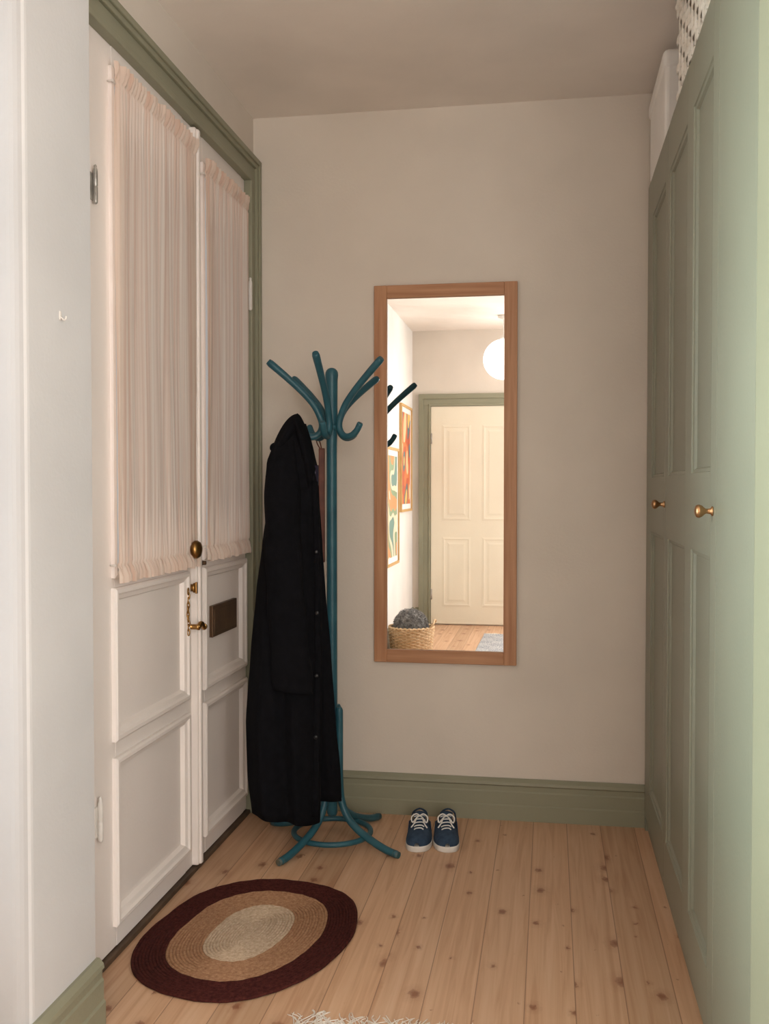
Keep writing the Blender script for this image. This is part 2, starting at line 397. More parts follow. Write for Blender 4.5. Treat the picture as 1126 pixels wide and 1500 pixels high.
hinge(LD, -1.474, 2.15, M['steel'], 0.72); hinge(LD, -1.470, 0.42, M['metal_white'], 0.85)
hinge(RD, -0.118, 2.115, M['metal_white'], 0.9, 0.026); hinge(RD, -0.118, 0.42, M['metal_white'], 0.85)
b = B(); box(b, FX - 0.01, FX + 0.022, -0.735, -0.69, 0.02, 2.575, 0.007, seg=3); box(b, FX + 0.012, FX + 0.030, -0.724, -0.702, 0.022, 2.57, 0.006, seg=3)
obj('astragal', b, M['door_white'], LD, True)
b = B(); box(b, FX, FX + 0.014, -0.775, -0.75, 2.2, 2.36, 0.003); tube(b, [(FX + 0.02, -0.762, 2.22), (FX + 0.02, -0.762, 2.44)], 0.005)
obj('top_bolt', b, M['metal_white'], LD, True)
b = B(); lathe(b, [(0.024, 0), (0.024, 0.004), (0.018, 0.008), (0.009, 0.012), (0.008, 0.022), (0.013, 0.026), (0.025, 0.031), (0.031, 0.040), (0.031, 0.047), (0.025, 0.056), (0.013, 0.061), (0.001, 0.062)], (FX, -0.800, 1.128), 'x', 28)
obj('door_knob', b, M['brass'], LD, True, 'round aged brass knob')
b = B(); lathe(b, [(0.02, 0), (0.02, 0.004), (0.014, 0.008), (0.012, 0.02), (0.017, 0.024), (0.017, 0.03), (0.001, 0.033)], (FX, -0.772, 0.995), 'x', 20)
box(b, FX + 0.03, FX + 0.036, -0.779, -0.765, 0.975, 1.015, 0.002)
obj('thumb_lock', b, M['brass'], LD, True)
b = B()
for k in range(10):
    z = 0.985 - k * 0.0155; y = -0.799 + 0.003 * math.sin(k)
    ring = [(FX + 0.014 + (0.004 * math.cos(a) if k % 2 else 0), y + (0 if k % 2 else 0.005 * math.cos(a)), z + 0.0115 * math.sin(a)) for a in [2 * PI * i / 12 for i in range(12)]]
    tube(b, ring, 0.0022, 6, True)
obj('door_chain', b, M['brass'], LD, True)
b = B(); box(b, FX, FX + 0.005, -0.795, -0.762, 0.80, 0.90, 0.002)
lathe(b, [(0.014, 0), (0.014, 0.012), (0.009, 0.016), (0.009, 0.036), (0.011, 0.040), (0.011, 0.046), (0.001, 0.048)], (FX, -0.780, 0.862), 'x', 16)
tube(b, spline([(FX + 0.042, -0.782, 0.860), (FX + 0.045, -0.766, 0.871), (FX + 0.046, -0.752, 0.868), (FX + 0.046, -0.741, 0.858), (FX + 0.047, -0.734, 0.860)], 4), [0.009] * 8 + [0.008] * 5 + [0.0125] * 4, 12)
obj('lever_handle', b, M['brass'], LD, True, 'brass lever handle')
lp = B(); box(lp, FX - 0.012, FX + 0.004, -0.522, -0.240, 0.786, 0.902, 0.002); box(lp, FX + 0.003, FX + 0.0055, -0.507, -0.255, 0.801, 0.887, 0.001)
obj('letter_plate', lp, M['bronze'], RD, True, 'dark bronze letter plate')
b = B(); box(b, FX, FX + 0.012, -0.672, -0.632, 1.062, 1.078, 0.003); lathe(b, [(0.007, 0), (0.007, 0.02), (0.001, 0.022)], (FX, -0.64, 1.07), 'x', 12)
obj('latch', b, M['bronze'], RD, True)

# ------------------------------------------------------------------ curtains
def curtain(label, y0, y1, z0, z1, seed):
    t = thing('door_curtain', label, 'curtain', (XL + 0.03, (y0 + y1) / 2, z0), 0, 'gathered curtains on the double door')
    W = y1 - y0; nu = int(W * 620); nz = 110
    b = B(); rows = []
    zr0, zr1 = z0 + 0.050, z1 - 0.050
    for j in range(nz + 1):
        q = j / nz
        z = z0 + (z1 - z0) * (q - 0.10 * math.sin(2 * PI * q))      # denser rows near both rods
        edge = min(abs(z - zr0), abs(z - zr1))
        pinch = 0.15 + 0.85 * min(1, edge / 0.09)
        fine = max(0, 1 - edge / 0.30)
        frill = z < zr0 or z > zr1
        if frill: pinch = 0.3 + 0.9 * min(1, edge / 0.045)
        row = []
        for i in range(nu + 1):
            s = i / nu; y = y0 + W * s
            dr = y + 0.014 * noise.noise(Vector((y * 3, z * 1.3, seed + 20)))      # folds wander and fade along their length
            fade = 0.60 + 0.8 * noise.noise(Vector((y * 9, z * 1.6, seed + 30)))
            dx = 0.0095 * noise.noise(Vector((dr * 14.0 + seed * 7, z * 0.8, seed))) + 0.0040 * fade * noise.noise(Vector((dr * 38.0, z * 1.2 + 3, seed + 4))) + 0.0010 * noise.noise(Vector((dr * 80.0, z * 2.0, seed + 9)))
            dx *= pinch
            dx += fine * fine * 0.0040 * math.sin(2 * PI * 46 * y + 4 * noise.noise(Vector((y * 26, 1, seed))))
            if frill: dx += 0.006 * math.sin(2 * PI * 34 * y + 5 * noise.noise(Vector((y * 20, 3, seed)))) * min(1, edge / 0.03) + 0.007 * min(1, edge / 0.03)
            if edge < 0.008: dx -= 0.004 * (1 - edge / 0.008)
            zz = z + (0.007 * noise.noise(Vector((y * 30, j, seed))) if j in (0, nz) else 0)
            sag = 0.007 * math.sin(PI * (z - z0) / (z1 - z0)) * (s - 0.5) * -2
            row.append(Vector((XL + 0.025 + dx, y + sag + (0.004 * noise.noise(Vector((z * 14, s * 2, seed))) if s in (0.0, 1.0) else 0), zz)))
        rows.append(row)
    loft(b, rows, closed=False)
    obj('cloth', b, M['curtain'], t, True, fix=False)
    for zr in (zr1, zr0):
        b = B(); tube(b, [(XL + 0.014, y0 + 0.010, zr), (XL + 0.014, y1 - 0.010, zr)], 0.0035, 10)
        tube(b, [(XL - 0.002, y0 + 0.014, zr), (XL + 0.015, y0 + 0.014, zr)], 0.003, 8); tube(b, [(XL - 0.002, y1 - 0.014, zr), (XL + 0.015, y1 - 0.014, zr)], 0.003, 8)
        obj('rod', b, M['metal_white'], t, True)
    return t
curtain('wider gathered cream curtain on the door leaf with the brass knob', -1.390, -0.752, 1.068, 2.522, 3)
curtain('narrower gathered cream curtain on the leaf with the letter plate', -0.652, -0.150, 1.078, 2.495, 8)

# ------------------------------------------------------------------ wardrobe
WZ = 2.493
t = thing('wardrobe', 'tall sage green built-in wardrobe with panelled doors and brass knobs', 'wardrobe', (0.67, -1.05, 0))
b = B(); box(b, XR + 0.024, 0.975, -2.098, -0.026, 0.0, WZ, 0.002); obj('body', b, M['cab'], t, True)
b = B(); box(b, XR + 0.012, XR + 0.03, -2.098, -0.026, 0.0, 0.06, 0.002); obj('plinth', b, M['cab'], t, True)
b = B(); box(b, XR + 0.002, XR + 0.03, -0.058, -0.026, 0.0, WZ, 0.002); obj('scribe_strip', b, M['cab'], t, True)
def wdoor(y0, y1, cols, ky):
    b = B(); z0, z1 = 0.065, WZ - 0.005; zp = [(0.20, 1.175), (1.375, 2.34)]
    xb = XR + 0.022
    ys = [y0]
    for (p, q) in sorted(cols): ys += [p, q]
    ys.append(y1)
    for i in range(0, len(ys), 2): box(b, XR, xb, ys[i], ys[i + 1], z0, z1, 0.0015)
    for (p, q) in cols:
        box(b, XR, xb, p, q, z0, zp[0][0], 0); box(b, XR, xb, p, q, zp[0][1], zp[1][0], 0); box(b, XR, xb, p, q, zp[1][1], z1, 0)
        for (c, d) in zp:
            rects(b, p, q, c, d, [(0, 0), (0.002, 0.004), (0.010, 0.006), (0.014, 0.013), (0.018, 0.013)], lambda a, e, h: Vector((XR + h, a, e)))
    d = obj('door', b, M['cab'], t, True)
    k = B(); lathe(k, [(0.011, 0), (0.011, 0.003), (0.0065, 0.006), (0.0058, 0.016), (0.009, 0.02), (0.0135, 0.025), (0.0155, 0.031), (0.014, 0.037), (0.0085, 0.0405), (0.001, 0.042)], (XR, ky, 1.283), '-x', 24)
    obj('knob', k, M['copper'], d, True, 'round satin brass knob')
wdoor(-0.688, -0.061, [(-0.63, -0.225)], -0.658)
wdoor(-1.672, -0.692, [(-1.15, -0.75), (-1.59, -1.272)], -1.632)
b = B(); box(b, XR, XR + 0.022, -2.098, -1.676, 0.065, WZ - 0.005, 0.0015); obj('end_panel', b, M['cab'], t, True)
bm = B(); box(bm, XR - 0.002, 0.42, -2.33, -2.112, 0, H, 0.004); box(bm, XR - 0.014, 0.40, -2.332, -2.17, 0, H - 0.001, 0.004)
struct('trim_3', bm, M['trim_olive'], 'pale grey-green post at the near end of the wardrobe', 'trim')

# storage on top of the wardrobe
t = thing('storage_box', 'tall white lidded box on top of the wardrobe by the back wall', 'box', (0.57, -0.32, WZ + 0.002))
b = B(); box(b, 0.373, 0.74, -0.56, -0.065, WZ + 0.002, 2.76, 0.014, seg=3); obj('body', b, M['box_white'], t, True)
b = B(); box(b, 0.366, 0.748, -0.567, -0.057, 2.735, 2.80, 0.02, seg=4); obj('lid', b, M['box_white'], t, True)
def rrect(x0, x1, y0, y1, r, n=8):
    out = []
    for cx, cy, a0 in ((x1 - r, y1 - r, 0), (x0 + r, y1 - r, 90), (x0 + r, y0 + r, 180), (x1 - r, y0 + r, 270)):
        for k in range(n + 1):
            a = math.radians(a0 + 90 * k / n); out.append(Vector((cx + r * math.cos(a), cy + r * math.sin(a), 0)))
    return out
def resample(loop, n):
    L = [0]; m = len(loop)
    for i in range(m): L.append(L[-1] + (loop[(i + 1) % m] - loop[i]).length)
    out = []; j = 0
    for k in range(n):
        d = L[-1] * k / n
        while L[j + 1] < d: j += 1
        f = (d - L[j]) / max(1e-9, L[j + 1] - L[j]); out.append(loop[j].lerp(loop[(j + 1) % m], f))
    return out
def woven(name, label, loop, z0, h, stakes, levels, m1, m2, flare=0.0, rr=0.012, amp=0.006, fill=0.47, flat=1.0, m3=None):
    cx = sum(p.x for p in loop) / len(loop); cy = sum(p.y for p in loop) / len(loop); c = Vector((cx, cy, 0))
    t = thing(name, label, 'basket', (cx, cy, z0)); n = stakes * 6
    pts = resample(loop, n); b = B()
    for l in range(levels):
        z = z0 + rr + (h - 2 * rr) * l / (levels - 1); sc_ = 1 + flare * l / (levels - 1); ring = []
        for i, p in enumerate(pts):
            d = (p - c); o = d.normalized() * amp * math.sin(PI * i / 6 + PI * l)
            q = c + d * sc_ + o; ring.append((q.x, q.y, z))
        tube(b, ring, (h / levels) * fill / flat, 8, True, flat=flat)
    obj('weave', b, m1, t, True)
    b = B()
    for i in range(stakes):
        p = pts[(i * 6) % n]; q = c + (p - c) * (1 + flare)
        tube(b, [(p.x, p.y, z0 + 0.004), (q.x, q.y, z0 + h)], 0.006, 6)
    obj('stakes', b, m3 or m2, t, True)
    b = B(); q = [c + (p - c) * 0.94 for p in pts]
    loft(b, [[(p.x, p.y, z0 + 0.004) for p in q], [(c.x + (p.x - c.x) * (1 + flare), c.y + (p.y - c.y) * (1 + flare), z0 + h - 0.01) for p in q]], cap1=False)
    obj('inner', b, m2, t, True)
    b = B(); ring = []
    for i, p in enumerate(pts):
        q = c + (p - c) * (1 + flare); ring.append((q.x, q.y, z0 + h + 0.006 + 0.004 * math.sin(i * PI / 3)))
    tube(b, ring, rr, 8, True); obj('rim', b, m1, t, True)
    return t
woven('woven_basket', 'whitewashed woven basket on the near end of the wardrobe top', rrect(0.376, 0.76, -1.50, -0.87, 0.03), WZ + 0.003, 0.27, 30, 7, M['weave_white'], M['weave_dark'], rr=0.012, amp=0.006, fill=0.36, flat=3.6, m3=M['weave_white'])

# ------------------------------------------------------------------ wall mirror
x0, x1, z0, z1 = -0.706, -0.129, 0.626, 2.156; w = 0.052; yf = -0.028
t = thing('wall_mirror', 'tall oak framed mirror hanging on the beige back wall', 'mirror', ((x0 + x1) / 2, -0.001, z0))
for a, c in ((x0, x0 + w), (x1 - w, x1)):
    b = B(); box(b, a, c, yf, -0.001, z0, z1, 0.002); obj('frame_stile', b, M['oak_z'], t, True)
for a, c in ((z0, z0 + w), (z1 - w, z1)):
    b = B(); box(b, x0 + w, x1 - w, yf + 0.0005, -0.001, a, c, 0.002); obj('frame_rail', b, M['oak_x'], t, True)
b = B(); box(b, x0 + w - 0.004, x1 - w + 0.004, -0.016, -0.008, z0 + w - 0.004, z1 - w + 0.004); obj('mirror_glass', b, M['mirror'], t, True)

# ------------------------------------------------------------------ coat rack (local frame turned by the yaw of its arms)
PSI = math.radians(9.475); RX, RY = -0.806, -0.37
t = thing('coat_rack', 'teal painted bentwood coat stand beside the double door', 'coat rack', (RX, RY, 0), PSI)
b = B()
lathe(b, [(0.016, 0.10), (0.020, 0.112), (0.020, 0.5), (0.0195, 1.45), (0.021, 1.56), (0.023, 1.60), (0.0215, 1.64), (0.0225, 1.74), (0.0245, 1.758), (0.0235, 1.768), (0.020, 1.776), (0.014, 1.782), (0.007, 1.785), (0.001, 1.786)], (0, 0, 0), n=24)
obj('pole', b, M['teal'], t)
b = B(); lathe(b, [(0.019, 1.552), (0.029, 1.556), (0.029, 1.572), (0.019, 1.576)], n=24); obj('collar', b, M['teal'], t)
arm = [(0.236, 1.806), (0.172, 1.752), (0.115, 1.700), (0.068, 1.648), (0.043, 1.60), (0.036, 1.568), (0.046, 1.541), (0.070, 1.527), (0.100, 1.532), (0.122, 1.550), (0.138, 1.576)]
for deg, kz, kr in ((187, 1.0, 1.0), (259, 1.02, 1.0), (324, 0.99, 0.98), (44, 0.80, 1.0), (133, 0.80, 0.98)):
    a = math.radians(deg); b = B()
    pts = spline([(r * kr * math.cos(a), r * kr * math.sin(a), 1.6 + (z - 1.6) * kz if z > 1.6 else z) for r, z in arm], 5)
    n = len(pts); rad = [0.0125 + 0.0015 * math.exp(-((i / n) / 0.12) ** 2) - (0.001 if i > 0.85 * n else 0) for i in range(n)]
    rad[0] *= 0.8; rad[-1] *= 0.75
    tube(b, pts, rad, 14); obj('arm', b, M['teal'], t)
leg = [(0.033, 0.515), (0.035, 0.48), (0.035, 0.34), (0.036, 0.24), (0.045, 0.165), (0.073, 0.107), (0.125, 0.067), (0.19, 0.039), (0.25, 0.021), (0.302, 0.0138)]
for k in range(4):
    a = math.radians(-26 + 90 * k) - PSI; b = B()
    pts = spline([(r * math.cos(a), r * math.sin(a), z) for r, z in leg], 5); n = len(pts)
    rad = [0.0138 if i > 3 else 0.009 + 0.0016 * i for i in range(n)]
    rad[-1] *= 0.8
    tube(b, pts, rad, 14); lg = obj('leg', b, M['teal'], t)
    b = B(); p, q = pts[-1], pts[-3]
    tube(b, [q, p + (p - q) * 0.25], [0.0141, 0.0120], 14); obj('foot_tip', b, M['teal_worn'], lg)
b = B(); tube(b, [(0.145 * math.cos(2 * PI * i / 48), 0.145 * math.sin(2 * PI * i / 48), 0.039) for i in range(48)], 0.0105, 10, True)
obj('ring', b, M['teal'], t)

# ------------------------------------------------------------------ coat
def interp(tab, z):
    if z >= tab[0][0]: return tab[0][1:]
    for a, c in zip(tab[:-1], tab[1:]):
        if z >= c[0]:
            f = (a[0] - z) / (a[0] - c[0]); f = f * f * (3 - 2 * f) * 0.4 + f * 0.6
            return [p + (q - p) * f for p, q in zip(a[1:], c[1:])]
    return tab[-1][1:]
# z, uL, uR, vc, th
body = [(1.575, -0.165, -0.104, -0.02, 0.022), (1.545, -0.195, -0.094, -0.03, 0.035), (1.489, -0.214, -0.076, -0.045, 0.05), (1.40, -0.231, -0.056, -0.06, 0.06),
        (1.272, -0.243, -0.050, -0.08, 0.066), (1.119, -0.262, -0.045, -0.09, 0.07), (0.966, -0.280, -0.042, -0.1, 0.072), (0.737, -0.298, -0.042, -0.11, 0.074),
        (0.482, -0.313, -0.045, -0.122, 0.076), (0.278, -0.307, -0.048, -0.132, 0.074), (0.13, -0.290, -0.050, -0.138, 0.068)]
t = thing('coat', 'long black wool coat hanging from the teal coat stand', 'coat', (RX + 0.010, RY, 0), PSI)
def ring_at(tab, z, zt, N=120, fold=1.0, hem=None):
    uL, uR, vc, th = interp(tab, z); c = (uL + uR) / 2; hw = (uR - uL) / 2; out = []
    g = max(0, min(1, (1.5 - z) / 0.9)) * fold
    for k in range(N):
        a = 2 * PI * k / N; cu, sv = math.cos(a), math.sin(a)
        u = c + hw * math.copysign(abs(cu) ** 0.85, cu); v = vc + th * math.copysign(abs(sv) ** 0.9, sv)
        s = (u - c) / hw
        rip = 0.014 * g * math.sin(6.5 * s + 1.3 + 0.9 * math.sin(1.7 * z)) + 0.004 * g * math.sin(13 * s + 2.1 * z) + 0.005 * math.sin(4 * s + 5 * z)
        v += rip * (abs(sv) ** 0.5) * (1 if sv < 0 else 0.5); u += 0.012 * g * math.sin(3 * a + 3 * z) * abs(cu) * 0.4
        zz = z
        if hem: zz = z + hem(u) * max(0, 1 - (z - zt) / 0.4)
        out.append(Vector((u, v, zz)))
    return out
ZB = 0.142
b = B(); zs = [1.575 - (1.575 - ZB) * (i / 46) for i in range(47)]
loft(b, [ring_at(body, z, ZB, hem=lambda u: 0.018 - 0.040 * ((u + 0.3) / 0.25)) for z in zs], cap1=False)
ob = obj('coat_body', b, M['coat'], t)
so = ob.modifiers.new('solid', 'SOLIDIFY'); so.thickness = 0.005; so.offset = -1
flap = [(1.40, -0.10, -0.06, -0.055, 0.012), (1.119, -0.12, -0.040, -0.075, 0.014), (0.966, -0.12, -0.030, -0.078, 0.014), (0.737, -0.12, -0.010, -0.082, 0.014), (0.482, -0.12, 0.006, -0.084, 0.014), (0.278, -0.12, 0.026, -0.085, 0.013), (0.182, -0.12, 0.029, -0.085, 0.012)]
b = B(); loft(b, [ring_at(flap, 1.38 - (1.38 - 0.182) * i / 30, 0.18, N=36, fold=0.25) for i in range(31)])
obj('front_flap', b, M['coat'], t)
# front placket: the turned edge of the opening that runs down the right side
def front_v(z, u0):
    c = [p.y for p in ring_at(body, z, ZB) if abs(p.x - u0) < 0.012]
    return min(c) if c else -0.12
b = B(); rings = []
for i in range(36):
    z = 1.36 - (1.36 - 0.155) * i / 35; u0 = interp(body, z)[1] - 0.012; v0 = front_v(z, u0) - 0.001
    rings.append([Vector((u0 + 0.012 * math.cos(a), v0 + 0.005 * math.sin(a), z)) for a in [2 * PI * k / 12 for k in range(12)]])
loft(b, rings); obj('placket', b, M['coat'], t)
# sleeve hanging over the near side, from the shoulder
slv = [(1.535, -0.168, -0.040, 0.022, 0.022), (1.50, -0.176, -0.058, 0.044, 0.036), (1.43, -0.184, -0.098, 0.060, 0.048), (1.25, -0.180, -0.145, 0.066, 0.044), (1.0, -0.170, -0.178, 0.067, 0.036), (0.80, -0.154, -0.190, 0.070, 0.030), (0.612, -0.138, -0.194, 0.074, 0.027)]
b = B(); rings = []
for i in range(60):
    z = 1.535 - (1.535 - 0.612) * i / 59; uc, vc, hw, th = interp(slv, z)
    cr = 0.004 * math.sin(z * 30) * (0.4 + 0.6 * abs(math.sin(z * 3.4)))
    ring = []
    for k in range(40):
        k_ = 2 * PI * k / 40
        dr = 0.004 * noise.noise(Vector((math.cos(k_) * 1.2, math.sin(k_) * 1.2, z * 9))) + 0.002 * math.sin(z * 30 + 2 * k_)
        ring.append(Vector((uc + (hw + dr + cr * 0.4) * math.cos(k_), vc + (th + 1.5 * dr + cr) * math.sin(k_), z - 0.012 * math.cos(k_ + 0.5) * (i / 59) ** 6)))
    rings.append(ring)
loft(b, rings, cap1=False); so_ = obj('sleeve', b, M['coat'], t)
so = so_.modifiers.new('solid', 'SOLIDIFY'); so.thickness = 0.005; so.offset = -1
# collar bunched up over the hook: two leaves that meet at the hook
def sheet(b, rows, th):
    R0_ = [[Vector(p) for p in r] for r in rows]
    rings = [r + [p + Vector((0, th, 0)) for p in reversed(r)] for r in R0_]
    loft(b, rings)
b = B(); rows = []
for i in range(15):
    f = i / 14
    uA = -0.229 + 0.095 * f; zA = 1.475 + 0.138 * math.sin(PI / 2 * f) ** 0.8
    uB = -0.176 + 0.062 * f; zB = 1.440 + 0.125 * f
    rows.append([(uA + (uB - uA) * q, -0.052 - 0.060 * math.sin(PI * q) * (1 - 0.4 * f) + 0.030 * f, zA + (zB - zA) * q) for q in [j / 8 for j in range(9)]])
sheet(b, rows, 0.022)
rows = []
for i in range(15):
    f = i / 14
    uA = -0.136 + 0.074 * f ** 0.8; zA = 1.614 - 0.204 * f ** 1.3
    uB = -0.150 + 0.052 * f; zB = 1.560 - 0.255 * f
    rows.append([(uA + (uB - uA) * q, -0.034 - 0.055 * f - 0.048 * math.sin(PI * q), zA + (zB - zA) * q) for q in [j / 8 for j in range(9)]])
sheet(b, rows, 0.020)
obj('collar', b, M['coat'], t)
b = B(); tube(b, spline([(-0.212, -0.06, 1.500), (-0.224, -0.075, 1.494), (-0.227, -0.078, 1.480), (-0.216, -0.072, 1.470)], 4), 0.0055, 8); obj('hanging_loop', b, M['coat'], t)
b = B(); loft(b, [[Vector((-0.066 + 0.012 * math.cos(a), -0.075 + 0.02 * math.sin(a), z)) for a in [2 * PI * k / 12 for k in range(12)]] for z in (1.42, 1.38, 1.31, 1.24)]); obj('lining', b, M['lining'], t, label='dark violet lining at the coat opening')
for z in (1.105, 0.885, 0.66, 0.44):
    u0 = interp(body, z)[1] - 0.014; v0 = front_v(z, u0) - 0.005
    b = B(); lathe(b, [(0.007, -0.003), (0.0075, 0.002), (0.005, 0.0035), (0.001, 0.0035)], (u0, v0, z), '-y', 14); obj('button', b, M['button'], t)

# slim strip hanging behind the coat
t = thing('strap', 'slim red-brown strip hanging between the coat and the stand pole', 'strap', (RX, RY, 1.05), PSI)
b = B(); box(b, -0.056, -0.032, 0.100, 0.107, 0.0, 0.44, 0.003); obj('strip', b, M['strap'], t)
b = B(); tube(b, spline([(-0.045, 0.1035, 0.43), (-0.062, 0.095, 0.46), (-0.062, 0.080, 0.490), (-0.050, 0.095, 0.46), (-0.044, 0.1035, 0.43)], 5), 0.0025, 8); obj('loop', b, M['strap'], t)

# ------------------------------------------------------------------ sneakers
WT = [(0, 0.004), (0.015, 0.020), (0.05, 0.034), (0.12, 0.0435), (0.22, 0.0485), (0.34, 0.0485), (0.48, 0.044), (0.62, 0.0395), (0.78, 0.0375), (0.90, 0.035), (0.96, 0.027), (0.99, 0.015), (1.0, 0.003)]
def wof(s):
    for a, c in zip(WT[:-1], WT[1:]):
        if s <= c[0]: f = (s - a[0]) / (c[0] - a[0]); return a[1] + (c[1] - a[1]) * f
    return 0.003
HT = [(0.0, 0.014), (0.03, 0.028), (0.08, 0.036), (0.18, 0.042), (0.3, 0.048), (0.42, 0.058), (0.54, 0.070)]
def hof(s):
    for a, c in zip(HT[:-1], HT[1:]):
        if s <= c[0]: f = (s - a[0]) / (c[0] - a[0]); return a[1] + (c[1] - a[1]) * f
    return HT[-1][1]
LEN = 0.285
def shoe(label, toe, heel, side):
    T = Vector((toe[0], toe[1], 0)); Hh = Vector((heel[0], heel[1], 0)); d = T - Hh
    rz = math.atan2(d.y, d.x) + PI / 2          # local -y is the toe direction
    c = (T + Hh) / 2
    t = thing('sneaker', label, 'shoe', (c.x, c.y, 0), rz, 'pair of navy sneakers by the baseboard')
    cx = lambda s: side * 0.006 * math.sin(PI * min(1, s * 1.2)) * (1 if s < 0.83 else 0)
    Yv = lambda s: -LEN / 2 + LEN * s
    ss = [i / 40 for i in range(41)]; ss = [0.5 - 0.5 * math.cos(PI * s) for s in ss]
    def outline(k, ins=0): return [Vector((cx(s) + max(0.001, wof(s) - ins) * k, Yv(s) + (0.5 - s) * 2 * ins, 0)) for s in ss] + [Vector((cx(s) - max(0.001, wof(s) - ins) * k, Yv(s) + (0.5 - s) * 2 * ins, 0)) for s in reversed(ss[1:-1])]
    b = B(); rings = []
    for z, k in ((0.0, 0.97), (0.003, 1.0), (0.010, 1.012), (0.018, 1.012), (0.022, 1.0), (0.022, 0.93)): rings.append([Vector((p.x, p.y * (1.0 + (k - 1) * 0.3), z)) for p in outline(k)])
    loft(b, rings); obj('sole', b, M['rubber'], t)
    b = B(); rings = []
    for s in [0.005, 0.03, 0.06, 0.1, 0.15, 0.2, 0.26, 0.32, 0.38, 0.44, 0.5]:
        w_, h_ = wof(s) * 0.99, hof(s)
        rings.append([Vector((cx(s) + w_ * math.copysign(abs(math.cos(a)) ** 0.75, math.cos(a)), Yv(s), 0.018 + h_ * max(0, math.sin(a)) ** 0.85)) for a in [PI * k / 18 for k in range(18)] + [PI - 1e-6]])
    loft(b, rings, closed=False); obj('vamp', b, M['navy'], t, fix=False)
    qs = [0.40 + 0.6 * math.sin(PI / 2 * i / 18) for i in range(19)]
    path = [(s, 1) for s in qs] + [(s, -1) for s in reversed(qs[:-1])]
    def wall(zk, k, m, nm, h0=0.018):
        bb = B(); rr = []
        for lv in (0, 0.35, 0.7, 0.92, 1.0):
            row = []
            for s, sg in path:
                hh = 0.044 + 0.016 * max(0, (0.62 - s) / 0.22) + 0.014 * max(0, (s - 0.8) / 0.2) ** 2
                row.append(Vector((cx(s) + sg * (wof(s) * k - 0.006 * lv), Yv(s) * k + (-0.004 * lv if s > 0.95 else 0), h0 + hh * zk * lv)))
            rr.append(row)
        loft(bb, rr, closed=False); return obj(nm, bb, m, t, fix=False)
    o = wall(1.0, 0.985, M['navy'], 'quarters')
    md = o.modifiers.new('solid', 'SOLIDIFY'); md.thickness = 0.003; md.offset = 0
    o = wall(0.97, 0.88, M['insole'], 'lining')
    b = B(); pr = [p for p in outline(0.82) if p.y > Yv(0.36)]
    prism(b, [(p.x, p.y * 0.96) for p in pr], lambda x, y: Vector((x, y, 0.024)), lambda x, y: Vector((x, y, 0.030))); obj('insole', b, M['insole'], t)
    b = B(); rows = []
    for i in range(8):
        f = i / 7; s = 0.36 + 0.17 * f; z = 0.018 + hof(s) + 0.004 + 0.014 * f; hw = 0.018 + 0.006 * f
        rows.append([Vector((cx(s) + hw * q, Yv(s), z - 0.006 * q * q)) for q in (-1, -0.6, -0.2, 0.2, 0.6, 1)])
    loft(b, rows, closed=False); o = obj('tongue', b, M['navy'], t, fix=False)
    md = o.modifiers.new('solid', 'SOLIDIFY'); md.thickness = 0.004; md.offset = 0
    b = B()
    for i in range(5):
        s = 0.235 + 0.058 * i; zz = 0.018 + hof(s) + 0.0055 + (0.007 * i / 4); hw = 0.017 + 0.0012 * i
        tube(b, spline([(cx(s) - hw, Yv(s), zz - 0.0055), (cx(s) - hw * 0.5, Yv(s) - 0.002, zz), (cx(s) + hw * 0.5, Yv(s) + 0.002, zz), (cx(s) + hw, Yv(s) + 0.002, zz - 0.0055)], 4), 0.0032, 8, flat=0.7)
    s = 0.455; zz = 0.018 + hof(s) + 0.014; X0, Y0 = cx(s), Yv(s)
    for sg in (-1, 1):
        tube(b, spline([(X0, Y0, zz), (X0 + sg * 0.014, Y0 - 0.008, zz + 0.010), (X0 + sg * 0.030, Y0 - 0.022, zz + 0.002), (X0 + sg * 0.026, Y0 - 0.034, zz - 0.014), (X0 + sg * 0.010, Y0 - 0.016, zz - 0.001), (X0, Y0, zz)], 5), 0.0027, 8)
        tube(b, spline([(X0, Y0, zz), (X0 + sg * 0.010, Y0 - 0.022, zz), (X0 + sg * 0.020, Y0 - 0.050, zz - 0.014), (X0 + sg * 0.030, Y0 - 0.062, zz - 0.024)], 5), 0.0025, 8)
    obj('laces', b, M['lace'], t)
    return t
shoe('left of the two navy canvas sneakers with white laces, nearer the coat stand', (-0.476, -0.432), (-0.500, -0.149), 1)
shoe('right of the two navy canvas sneakers with white laces, on the open floor side', (-0.364, -0.417), (-0.391, -0.134), -1)

# ------------------------------------------------------------------ oval braided rug
bm = B(); R0, A0 = 0.300, 0.100
def oval(r, a, n=96):
    """rounded oval, half width r, half length r + a"""
    e = 2 / 2.32; pts = []
    for k in range(n):
        q = 2 * PI * k / n; c, s = math.cos(q), math.sin(q)
        pts.append((r * math.copysign(abs(c) ** e, c), (r + a) * math.copysign(abs(s) ** e, s)))
    return pts
def wobble(x, y):
    a = math.atan2(y, x); k = 1 + 0.010 * math.sin(3 * a + 0.6) + 0.007 * math.sin(5 * a + 2) + 0.004 * math.sin(8 * a)
    return x * k, y * k
pitch = 0.0090; i = 0; r = R0 - pitch / 2
while r > 0.005:
    off = R0 - r; mi = 0 if off < 0.090 else (1 if off < 0.185 else 2)
    pts = [(*wobble(p[0], p[1]), 0.0056 + 0.0008 * math.sin(j * 1.7 + i)) for j, p in enumerate(oval(r, A0 - off * 0.1))]
    tube(bm, pts, 0.0054, 6, True, mi)
    r -= pitch; i += 1
